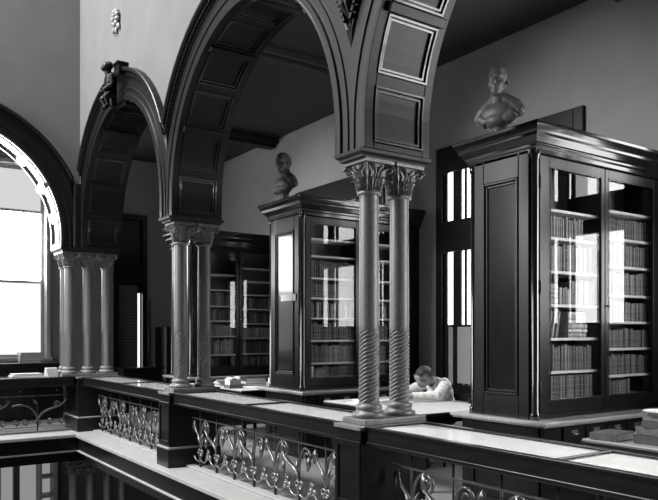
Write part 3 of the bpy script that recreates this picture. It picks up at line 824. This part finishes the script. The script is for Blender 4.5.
for i in range(6):
    hm = SA2[i+1]-SA2[i]-.035
    if i == 0:
        book(4.72, y, SA2[0], 4, (1.9,1,.145/.21), BOOKC[7], 'pale broad book on the bottom shelf of the middle bookcase', 'pale broad book')
        row(4.80, xb, y, SA2[0], hm, D_, lab('middle', nd, 0, 'dark book'), grp('middle','outer',0), .85)
    elif i == 3:
        row(4.66, 4.78, y, SA2[i], hm, D_, lab('middle', nd, i, 'dark book'), grp('middle','outer',i)); row(4.80, xb, y, SA2[i], hm, Li+D_, lab('middle', nd, i, 'mixed pale and dark book'), grp('middle','outer',i)+' after the dark ones', .9)
    elif i == 1: row(xa+.03, xb, y, SA2[i], hm, Mi+Li, lab('middle', nd, i, 'grey book'), grp('middle','outer',i), .98, (1,3))
    else: row(xa+.03, xb, y, SA2[i], hm, D_+Mi[:1], lab('middle', nd, i, 'dark book'), grp('middle','outer',i), .98, (1,3) if i == 5 else (0,1))
for i in range(4):
    row(5.68, 5.94, y, SB2[i], SB2[i+1]-SB2[i]-.035, Mi, lab('middle', fd, i, 'book between the columns,'), grp('middle','wall-side',i))
print('individual books', NB[0])
# the far bookcase: its many small volumes as one body of books
b = MB(); y = CY[2][0]+.055; random.seed(3)
def far_row(xa, xb, z, hm, light):
    x = xa
    while x < xb:
        w = random.uniform(.028, .044); h = hm*random.uniform(.75, .95)
        mi = random.choice((0,0,1,1,2) if not light else (1,2,2,3,3)); yy = y+random.uniform(0, .012)
        n = 5; prof = [(x+w/2-w/2*cos(pi*i/n), yy+.01-.01*sin(pi*i/n)) for i in range(n+1)]
        b.add([(p, q, zz) for zz in (z, z+h) for p, q in prof], [(i, i+1, n+2+i, n+1+i) for i in range(n)], mi, True)
        b.box(x, x+w, yy+.01, yy+.14, z, z+h, mi); x += w+.001
for i, (f, l) in enumerate(((.55,0),(.9,1),(.95,1),(.95,0),(.9,0),(0,0))):
    if f: far_row(4.64, 4.64+.74*f, SA3[i]+.001, SA3[i+1]-SA3[i]-.035, l)
for i, (f, l) in enumerate(((.8,0),(.97,0),(.97,1),(.97,0),(.97,0),(0,0))):
    if f: far_row(5.44, 5.44+.74*f, SB3[i]+.001, SB3[i+1]-SB3[i]-.035, l)
o = tag(b.build('shelved_books', [BOOKC[1], BOOKC[3], BOOKC[5], BOOKC[6]]), 'rows of small bound books filling the farthest bookcase', 'books'); o['kind'] = 'stuff'

# ------------------------------------------------------------------ reading tables
def table(xa, xb, ya, yb, label):
    zt = .745
    root = thing('reading_table', label, 'table', ((xa+xb)/2, (ya+yb)/2, 0), 'reading tables in the alcoves')
    b = MB(); b.box(xa, xb, ya, yb, zt-.012, zt); b.build('table_top', M['table'], root, bevel=.004)
    b = MB(); b.box(xa-.004, xb+.004, ya-.004, yb+.004, zt-.045, zt-.0125); b.build('edge_band', M['wood'], root, bevel=.006)
    b = MB(); t = .025
    b.box(xa+.06, xb-.06, ya+.06, ya+.06+t, zt-.11, zt-.045); b.box(xa+.06, xb-.06, yb-.06-t, yb-.06, zt-.11, zt-.045)
    b.box(xa+.06, xa+.06+t, ya+.06+t, yb-.06-t, zt-.11, zt-.045); b.box(xb-.06-t, xb-.06, ya+.06+t, yb-.06-t, zt-.11, zt-.045); b.build('apron', M['wood'], root)
    for px in (xa+.09, xb-.09):
        for py in (ya+.09, yb-.09):
            b = MB(); b.lathe([(.022,0),(.03,.03),(.024,.06),(.034,.35),(.040,.48),(.030,.50),(.042,.52),(.042,zt-.045)], 16, (px, py, 0)); b.build('leg', M['wood'], root)
    return root
t2 = table(4.40, 5.50, 4.85, 6.45, 'pale-topped reading table where the person is working')
table(4.30, 5.45, 8.20, 9.85, 'reading table piled with books in front of the farthest bookcase')
table(4.30, 5.40, 1.50, 3.08, 'reading table in the near alcove with a stack of folios')

# things on the tables
zt = .745
def flatbook(x, y, z, w, l, h, rz, cov, label, group=None, name='book'):
    b = MB(); b.box(-w/2, w/2, -l/2, l/2, 0, .003); b.box(-w/2, w/2, -l/2, l/2, h-.003, h); b.box(-w/2, -w/2+.004, -l/2, l/2, .003, h-.003)
    b.box(-w/2+.004, w/2-.006, -l/2+.006, l/2-.006, .003, h-.003, 1)
    o = b.build(name, [cov, M['page']]); o.location = (x, y, z); o.rotation_euler.z = rz
    return tag(o, label, 'book', group)
def standbook(x, y, z, w, d, h, rz, cov, label, group=None):
    b = MB(); b.box(-w/2, -w/2+.003, 0, d, 0, h); b.box(w/2-.003, w/2, 0, d, 0, h); b.box(-w/2+.003, w/2-.003, 0, .004, 0, h); b.box(-w/2+.003, w/2-.003, .004, d-.006, .004, h-.006, 1)
    o = b.build('book', [cov, M['page']]); o.location = (x, y, z); o.rotation_euler.z = rz
    return tag(o, label, 'book', group)
# near alcove stack
z = zt
for i, (w, l, h, v, rz) in enumerate(((.42,.52,.06,1,.05), (.40,.50,.05,3,-.08), (.38,.46,.04,2,.12), (.36,.44,.03,4,-.05), (.34,.42,.025,2,.2))):
    flatbook(4.62+.008*i, 2.50, z, w, l, h, rz, BOOKC[v], 'large dark folio, %s in the stack on the near alcove table' % ('lowest','second lowest','middle one','second from top','topmost bound one')[i], 'stacked folios'); z += h+.001
b = MB(); b.box(-.17,.17,-.23,.23,0,.006); b.box(-.15,.19,-.20,.24,.006,.010)
o = b.build('paper_sheaf', M['paper']); o.location = (4.63, 2.49, z); o.rotation_euler.z = -.15; tag(o, 'white loose papers lying on top of the folio stack', 'papers')
flatbook(4.46, 2.94, zt, .28, .20, .05, .1, BOOKC[2], 'closed dark folio lying flat beside the folio stack')
# far table: piles and pamphlet box
z = zt
for i in range(4):
    flatbook(4.42, 8.98, z, .19-.01*i, .24, .022, .3-.2*i, BOOKC[7 if i % 2 == 0 else 5], 'pale pamphlet, %s in the small pile by the pamphlet box' % ('lowest','second','third','topmost')[i], 'pale pamphlets in a pile'); z += .023
r_ = thing('pamphlet_box', 'open box of upright pale pamphlets on the far reading table', 'box', (4.48, 8.62, zt)); PBX = r_
b = MB(); b.box(4.38,4.58,8.55,8.56,zt,zt+.05); b.box(4.38,4.58,8.72,8.73,zt,zt+.05); b.box(4.38,4.39,8.56,8.72,zt,zt+.05); b.box(4.57,4.58,8.56,8.72,zt,zt+.05); b.box(4.39,4.57,8.56,8.72,zt,zt+.004); b.build('tray', M['rub'], r_)
for i in range(9):
    b = MB(); xx = 4.394+i*.0195; h = random.uniform(.13, .155); dx = random.uniform(-.006, .006)
    b.add([(xx,8.565,zt+.004),(xx+.013,8.565,zt+.004),(xx+.013,8.715,zt+.004),(xx,8.715,zt+.004),(xx+dx,8.565,zt+h),(xx+.013+dx,8.565,zt+h),(xx+.013+dx,8.715,zt+h),(xx+dx,8.715,zt+h)],
          [(0,3,2,1),(4,5,6,7),(0,1,5,4),(1,2,6,5),(2,3,7,6),(3,0,4,7)]); b.build('pamphlet', M['page'], r_)
PBX.location.x -= .07
z = zt
for i in range(3):
    flatbook(4.86, 8.95, z, .34, .25, .035, .05*i, BOOKC[(1,6,0)[i]], 'wide book, %s in the flat pile behind the pamphlet box' % ('lowest','middle','topmost')[i], 'flat pile on the far table'); z += .036
for i in range(3):
    standbook(5.02+.045*i, 8.55, zt, .04, .17, .12, 0, BOOKC[(7,1,1)[i]], '%s upright book in the short row on the far table' % ('pale first','dark middle','dark last')[i], 'short upright row on the far table')
flatbook(4.70, 8.36, zt, .22, .16, .03, .3, BOOKC[6], 'pale closed book lying at the front edge of the far table')
b = MB(); b.box(-.12,.12,-.16,.16,0,.004); o = b.build('paper_sheet', M['paper']); o.location = (4.76, 8.62, zt); o.rotation_euler.z = .2; tag(o, 'white paper sheet lying between the pamphlet box and the upright books', 'paper')
# the reader's table
def openbook(x, y, z, w, l, rz, label):
    b = MB(); n = 8
    top = []
    for i in range(2*n+1):
        u = (i-n)/n; top.append((u*w, .005+.012*math.sqrt(max(0, abs(u)))*(1-abs(u))**.8))
    vs = []
    for yy in (-l/2, l/2):
        for (u, h) in top: vs.append((u, yy, h))
        for (u, h) in top: vs.append((u, yy, 0))
    k = 2*n+1; fs = []
    for i in range(k-1):
        fs.append((i, i+1, 2*k+i+1, 2*k+i)); fs.append((k+i, 3*k+i, 3*k+i+1, k+i+1)); fs.append((i, k+i, k+i+1, i+1)); fs.append((2*k+i, 2*k+i+1, 3*k+i+1, 3*k+i))
    fs.append((0, 2*k, 3*k, k)); fs.append((k-1, 2*k-1, 4*k-1, 3*k-1))
    b.add(vs, fs); o = b.build('open_book', M['paper'], weld=True); o.location = (x, y, z); o.rotation_euler.z = rz
    return tag(o, label, 'book')
openbook(5.00, 5.96, zt, .19, .28, pi/2, 'open white book lying under the arms of the reader')
for i, (x, yy, rz, lb) in enumerate(((4.60, 5.98, .2, 'white loose sheet near the outer end of the reader\'s table'), (4.78, 6.20, -.3, 'white sheet partly hidden behind the near columns on the reader\'s table'))):
    b = MB(); b.box(-.11,.11,-.15,.15,0,.004); o = b.build('paper_sheet', M['paper']); o.location = (x, yy, zt); o.rotation_euler.z = rz; tag(o, lb, 'paper')
flatbook(4.74, 5.72, zt, .16, .22, .03, .1, BOOKC[4], 'closed grey book between the loose sheets on the reader\'s table')

# ------------------------------------------------------------------ chair and person
def chair(x, y, rz, label):
    root = thing('wooden_chair', label, 'chair', (0,0,0))
    b = MB(); b.box(-.21,.21,-.21,.21,.39,.42); b.build('seat', M['wood'], root, bevel=.012)
    for (px, py) in ((-.18,-.18),(-.18,.18)):
        b = MB(); b.tube([(px,py,.39),(px*1.05,py*1.05,0)], [.02,.016], 8); b.build('leg', M['wood'], root)
    for py in (-.18, .18):
        b = MB(); b.tube([(.23,py*1.02,0),(.19,py,.43),(.205,py,.65),(.25,py,.80)], .018, 8); b.build('leg', M['wood'], root)
    b = MB(); b.box(.225,.25,-.165,.165,.70,.79); b.box(.20,.222,-.165,.165,.56,.61)
    b.build('backrest', M['wood'], root, bevel=.006)
    b = MB(); b.tube([(-.185,-.185,.2),(.21,-.182,.2)], .010, 6); b.tube([(-.185,.185,.2),(.21,.182,.2)], .010, 6); b.tube([(0,-.183,.2),(0,.183,.2)], .010, 6); b.build('stretcher', M['wood'], root)
    root.location = (x, y, 0); root.rotation_euler.z = rz
    return root
PX, PY = 5.73, 5.93
chair(PX+.0, PY, 0, 'dark wooden chair the reader sits on at the pale table')

pb = MB()
def cap(p, q, r0, r1, n=8):
    pts = [Vector(p).lerp(Vector(q), i/n) for i in range(n+1)]
    pb.tube(pts, [r0+(r1-r0)*i/n for i in range(n+1)], 12); pb.ell(p, (r0,)*3); pb.ell(q, (r1,)*3)
X, Y = PX, PY
Ry = lambda a: Matrix.Rotation(a, 3, 'Y')
pb.ell((X+.0, Y, .54), (.125,.165,.11)); pb.ell((X-.015, Y, .68), (.115,.150,.15), Ry(-.25)); pb.ell((X-.07, Y, .82), (.118,.168,.15), Ry(-.45))
pb.ell((X-.13, Y, .905), (.085,.165,.07), Ry(-.7))
for e in (-1, 1):
    sh = (X-.15, Y+e*.165, .905); el = (X-.36, Y+e*.26, .812); wr = (X-.60, Y+e*.10, .802)
    cap((X-.11, Y+e*.10, .915), sh, .065, .062); cap(sh, el, .060, .047); cap(el, wr, .046, .030)
    hd = (X-.655, Y+e*.075, .79); cap(wr, hd, .027, .030)
    pb.ell(hd, (.045,.040,.020))
    for k in range(4):
        a = (-.028+.019*k)*1.0; l = (.062,.075,.070,.055)[k]
        p0 = (hd[0]-.03, hd[1]+a, hd[2]+.005); p1 = (hd[0]-.03-l*.55, hd[1]+a*1.1-e*.008, hd[2]+.008); p2 = (hd[0]-.03-l, hd[1]+a*1.1-e*.022, hd[2]-.018)
        pb.tube([p0, p1, p2], [.0095,.009,.0075], 8); pb.ell(p1, (.0095,)*3, n=8); pb.ell(p2, (.008,)*3, n=8)
    p0 = (hd[0]+.01, hd[1]-e*.03, hd[2]); p1 = (hd[0]-.025, hd[1]-e*.055, hd[2]+.002); p2 = (hd[0]-.052, hd[1]-e*.055, hd[2]-.012)
    pb.tube([p0, p1, p2], [.012,.0105,.009], 8); pb.ell(p1, (.0108,)*3, n=8); pb.ell(p2, (.0092,)*3, n=8)
    hp = (X-.02, Y+e*.095, .535); kn = (X-.43, Y+e*.11, .53); an = (X-.40, Y+e*.11, .09)
    cap(hp, kn, .085, .058); cap(kn, an, .056, .038); cap((an[0]+.02, an[1], .045), (an[0]-.16, an[1]+e*.02, .032), .042, .032)
# head, bowed forward over the page; built upright facing -x about its own centre, then turned
nk = Vector((X-.17, Y, .935)); HC = Vector((X-.335, Y-.01, .992))
cap(nk, HC+Vector((.07,0,-.035)), .060, .055)
HR = Matrix.Rotation(-.50, 3, 'Y') @ Matrix.Rotation(.10, 3, 'X')
def hp_(x, y, z): return HC + HR @ Vector((x, y, z))
def he(c, r, rot=None, n=14): pb.ell(hp_(*c), r, HR if rot is None else HR @ rot, n)
he((.018,0,.035), (.098,.076,.082)); he((-.030,0,-.030), (.068,.060,.078)); he((-.055,0,-.085), (.036,.038,.030)); he((-.075,0,.05), (.03,.055,.035))
he((-.094,0,-.018), (.020,.013,.028), Ry(.35)); he((-.104,0,-.032), (.014,.016,.011))
he((-.088,0,-.066), (.012,.024,.006)); he((-.086,0,-.077), (.012,.022,.007))
for e in (-1, 1):
    he((-.080, e*.030, .022), (.016,.024,.009)); he((-.082, e*.031, .002), (.010,.013,.008)); he((.012, e*.076, -.010), (.019,.010,.032)); he((-.055, e*.045, -.025), (.028,.018,.022))
skin, nor = remeshed(pb, .0065, 3)
person = skin.build('person', M['skin'], loc=(X, Y, 0))
tag(person, 'person in white shirt bent over the reading table, head bowed, writing', 'person')
HRi = HR.inverted()
def head_l(c): return HRi @ (Vector(c)-HC)
def is_shirt(c):
    if c[2] > .56 and c[0] > X-.60:
        h = head_l(c)
        if c[0] < X-.215 and c[2] > .885 and abs(c[1]-Y) < .12: return False
        if c[2] > .955 and c[0] < X-.16: return False
        return True
    return False
def fold(p): return .007+.004*sin(p[0]*60+p[2]*45)*sin(p[1]*38+p[2]*30)
sh = shell(skin, nor, is_shirt, fold).build('shirt', M['shirt'], person); sh['label'] = 'white long-sleeved shirt'
tr = shell(skin, nor, lambda c: .08 < c[2] <= .56 and c[0] > X-.56 , .008).build('trousers', M['cloth_dark'], person)
so = shell(skin, nor, lambda c: c[2] <= .08, .006).build('shoes', M['cloth_dark'], person)
def is_hair(c):
    h = head_l(c)
    if c[0] > X-.19 and h.z < .0: return False
    if h.length > .16: return False
    return h.z > .062-.0*h.x and h.x > -.085 or (h.x > .012 and h.z > -.005 and abs(h.y) < .1) or (h.x > .045 and h.z > -.055)
hr = shell(skin, nor, is_hair, lambda p: .012+.005*sin(p[0]*130)*sin(p[1]*120+p[2]*90)).build('hair', M['hair'], person); hr['label'] = 'short dark wavy hair'
b = MB(); c = Vector((X-.232, Y, .925))
for e in (-1, 1): b.ell(c+Vector((-.012, e*.028, -.01)), (.014,.03,.018), Matrix.Rotation(e*.1, 3, 'X'))
b.ell(c+Vector((-.014,0,-.01)), (.014,.011,.013)); b.build('bow_tie', M['cloth_dark'], person)

# ------------------------------------------------------------------ busts
def bust(x, y, z, label, rz, turn=0.):
    root = thing('portrait_bust', label, 'bust', (x, y, z), 'busts on the bookcases')
    b = MB(); b.lathe([(.095,0),(.10,.012),(.10,.028),(.075,.040),(.055,.06),(.05,.09),(.065,.125)], 24, (x,y,z)); b.build('socle', M['bust'], root)
    q = MB(); zz = z+.10; RZ = Matrix.Rotation(turn, 3, 'Z')
    q.ell((x,y,zz+.150), (.098,.175,.10)); q.ell((x-.02,y,zz+.085), (.085,.125,.075)); q.ell((x,y,zz+.04), (.055,.07,.06))
    for e in (-1,1):
        q.tube([(x+.01,y+e*.03,zz+.27),(x+.008,y+e*.09,zz+.225),(x+.005,y+e*.15,zz+.185),(x+.005,y+e*.195,zz+.135)], [.06,.062,.064,.050], 16); q.ell((x+.005,y+e*.195,zz+.135), (.052,.045,.052))
        q.tube([(x-.02,y+e*.16,zz+.13),(x-.03,y+e*.08,zz+.075)], [.055,.06], 14)
    q.tube([(x+.01,y,zz+.20),(x+.0,y,zz+.36)], [.085,.068], 14)
    hc = Vector((x-.015,y,zz+.415))
    def h(c, r, rot=None): q.ell(hc+RZ @ Vector(c), r, RZ if rot is None else RZ @ rot)
    h((.015,0,.04),(.105,.080,.090)); h((-.030,0,-.03),(.072,.064,.085)); h((-.058,0,-.095),(.040,.042,.036)); h((-.055,0,.045),(.045,.062,.05))
    h((-.105,0,-.015),(.024,.015,.032), Ry(.35)); h((-.088,0,-.065),(.016,.028,.008)); h((-.086,0,-.079),(.016,.024,.009))
    for e in (-1,1):
        h((-.088,e*.032,.030),(.018,.028,.010)); h((-.086,e*.033,.004),(.010,.014,.009)); h((.015,e*.080,-.005),(.022,.012,.036)); h((-.055,e*.048,-.03),(.03,.02,.026))
    h((.05,0,.02),(.07,.075,.09)); h((-.01,0,.085),(.08,.072,.05))
    o, _ = remeshed(q, .0075, 6); o.build('figure', M['bust'], root)
    root.rotation_euler.z = rz
    return root
bust(4.68, 4.18, 3.13, 'stone portrait bust standing on top of the nearest bookcase', .25, .15)
bust(4.66, 7.72, 3.13, 'stone portrait bust standing on top of the middle bookcase', .15, .1)

# ------------------------------------------------------------------ carved figure on the crown of the far arch
fx, fy, fz = 2.86, 9.14, 4.42
root = thing('carved_figure', 'dark carved crouching figure projecting from the crown of the far arch', 'carving', (fx+.06, fy, fz))
q = MB(); P = lambda x, y, z: (fx+x, fy+y, fz+z)
def qc(a, c, r0, r1):
    q.tube([Vector(a).lerp(Vector(c), i/5) for i in range(6)], [r0+(r1-r0)*i/5 for i in range(6)], 10); q.ell(a, (r0,)*3); q.ell(c, (r1,)*3)
q.ell(P(-.01,0,.50), (.065,.055,.07)); q.ell(P(-.055,0,.475), (.03,.035,.035)); q.ell(P(-.075,0,.49), (.018,.012,.016)); q.ell(P(.02,0,.53),(.055,.06,.05))
qc(P(.01,0,.43), P(.02,0,.38), .045, .05); q.ell(P(.03,0,.33), (.07,.10,.09)); q.ell(P(.03,0,.24), (.065,.075,.09)); q.ell(P(.035,0,.17), (.07,.085,.07))
for e in (-1, 1):
    qc(P(.02,e*.10,.37), P(.02,e*.125,.26), .035, .028); qc(P(.02,e*.125,.26), P(-.05,e*.06,.20), .027, .022); q.ell(P(-.06,e*.05,.19), (.026,.022,.026))
    qc(P(.02,e*.05,.16), P(-.045,e*.075,.10), .048, .036); qc(P(-.045,e*.075,.10), P(.0,e*.055,.0), .034, .024); qc(P(.0,e*.055,.0), P(-.05,e*.06,-.015), .024, .018)
qc(P(.07,0,.40), P(.07,0,.02), .05, .05)
for e in (-1, 1): q.ell(P(-.062,e*.018,.505),(.012,.012,.008))
o, _ = remeshed(q, .0075, 2); o.build('figure', M['arch_wood'], root)
b = MB(); b.box(fx+.06, fx+.19, fy-.24, fy-.06, fz+.36, fz+.50); b.box(fx+.04, fx+.19, fy-.255, fy-.045, fz+.50, fz+.53); b.build('bracket_block', M['arch_wood'], root, bevel=.008)

def rosette(x, y, z, label, s=1.):
    r_ = thing('carved_boss', label, 'carving', (x+.01, y, z), 'carved bosses on the arcade wall')
    b = MB()
    for k in range(9):
        a = 2*pi*k/9; b.ell((x-.03*s, y+.085*s*cos(a), z+.085*s*sin(a)), (.04*s,.045*s,.035*s), n=10)
    for k in range(5):
        a = 2*pi*k/5; b.ell((x-.055*s, y+.035*s*cos(a), z+.035*s*sin(a)), (.03*s,.028*s,.024*s), n=10)
    b.build('petals', M['bust_pale'], r_)
    b = MB()
    for k in range(3):
        a = -pi/2+(k-1)*.6; b.ell((x-.02*s, y+.16*s*cos(a), z+.15*s*sin(a)), (.025*s,.035*s,.05*s), Matrix.Rotation((k-1)*.6, 3, 'X'), n=10)
    b.build('leaves', M['bust_pale'], r_)
M['bust_pale'] = mat('pale carved stone', g(.20), .5, noise=.3, scale=16)
rosette(XF, 9.32, 5.66, 'pale carved boss on the wall above the carved figure')
rosette(XF, 4.17, 4.33, 'pale carved boss in the dark gap between the two nearest arches', .55)

# ------------------------------------------------------------------ things by the end wall
r_ = thing('dark_cabinet', 'low dark cabinet standing under the shuttered window', 'cabinet', (4.75, 13.3, 0))
b = MB(); b.box(4.40, 5.15, 13.1, 13.5, 0, .80); b.build('body', M['wood'], r_, bevel=.006)
b = MB(); b.box(4.37, 5.18, 13.06, 13.52, .80, .84); b.build('top', M['wood'], r_, bevel=.006)
for k in range(2):
    b = MB(); b.box(4.43+.36*k, 4.76+.36*k, 13.08, 13.1, .08, .76); d = b.build('door', M['wood'], r_, bevel=.006)
    h = MB(); h.ell((4.72+.12*k, 13.07, .45), (.012,.012,.012)); h.build('knob', M['brass'], d)
b = MB(); b.tube([(4.95, 13.30, .858), (5.20, 13.87, 2.15)], [.022, .014], 10)
tag(b.build('wooden_pole', M['wood'], loc=(4.95,13.30,.842)), 'dark pole standing on the low cabinet, leaning against the wall', 'pole')
r_ = thing('tall_cabinet', 'tall narrow dark cabinet beyond the far bookcase', 'cabinet', (5.5, 13.45, 0))
b = MB(); b.box(5.28, 5.80, 13.2, 13.8, 0, 1.62); b.build('body', M['wood'], r_, bevel=.006)
for k in range(4):
    b = MB(); b.box(5.30, 5.78, 13.18, 13.2, .06+.39*k, .42+.39*k); d = b.build('drawer', M['wood'], r_, bevel=.005)
    h = MB(); h.tube([(5.48, 13.18, .25+.39*k), (5.48, 13.155, .25+.39*k), (5.60, 13.155, .25+.39*k), (5.60, 13.18, .25+.39*k)], .007, 6); h.build('handle', M['brass'], d)
# shelf stand under the bright window with pale books
r_ = thing('low_cupboard', 'long low dark cupboard under the bright end window', 'cupboard', (1.5, 13.0, 0))
b = MB(); b.box(-.4, 3.25, 12.87, 13.25, 0, .93); b.build('body', M['wood'], r_, bevel=.004)
b = MB(); b.box(-.43, 3.28, 12.84, 13.26, .93, .98); b.build('top', M['wood'], r_, bevel=.004)
for k in range(6):
    b = MB(); b.box(-.36+.6*k, .20+.6*k, 12.85, 12.87, .08, .88); d = b.build('door', M['wood'], r_, bevel=.006)
    h = MB(); h.ell((.14+.6*k, 12.84, .5), (.012,.012,.012)); h.build('knob', M['brass'], d)
z = .98
for i in range(4):
    flatbook(2.72, 13.0, z, .34, .24, .045, .06*i-.1, BOOKC[7 if i % 2 else 6], 'pale flat book, %s in the pile under the bright window' % ('lowest','second','third','topmost')[i], 'pile of pale books under the bright window'); z += .046
z = RT
for i in range(2):
    flatbook(2.33, 11.36, z, .46-.06*i, .26, .028, .08*i, BOOKC[6], '%s of the two flat books on the display case by the corner columns' % ('lower','upper')[i], 'flat books on the far display case'); z += .029
z = RT
for i in range(4):
    flatbook(2.68, 11.32, z, .16, .20, .032, .1-.07*i, BOOKC[7], 'pale little book, %s in the small pile against the corner columns' % ('lowest','second','third','topmost')[i], 'small pile against the corner columns'); z += .033

# ------------------------------------------------------------------ light
def area(name, loc, tgt, sx, sy, power):
    l = bpy.data.lights.new(name, 'AREA'); l.shape = 'RECTANGLE'; l.size = sx; l.size_y = sy; l.energy = power
    o = bpy.data.objects.new(name, l); C.objects.link(o); o.location = loc
    o.rotation_euler = (Vector(tgt)-Vector(loc)).to_track_quat('-Z', 'Y').to_euler(); return o
area('skylight', (-2.5, 9.6, 12.5), (2.6, 8.6, 0), 4, 3.6, 2900)
area('void_window_light', (-5.5, 9.4, 5.0), (3.0, 5.0, 2.5), 3.0, 4.0, 950)
w = bpy.data.worlds.new('world'); S.world = w; w.use_nodes = True
w.node_tree.nodes['Background'].inputs[0].default_value = (.9, 1, .95, 1); w.node_tree.nodes['Background'].inputs[1].default_value = .03

# ------------------------------------------------------------------ camera
cd = bpy.data.cameras.new('camera'); cam = bpy.data.objects.new('camera', cd); C.objects.link(cam)
cam.location = (0, 0, E); cam.rotation_euler = (R(90), 0, -math.atan2(.570, .822))
cd.sensor_width = 36; cd.lens = 708/658*36; cd.shift_y = 84/658; cd.clip_start = .05
S.camera = cam
S.view_settings.view_transform = 'Standard'; S.view_settings.look = 'None'; S.view_settings.gamma = 1; S.view_settings.use_curve_mapping = False
S.view_settings.exposure = 0.3
S.cycles.max_bounces = 6; S.cycles.transparent_max_bounces = 12
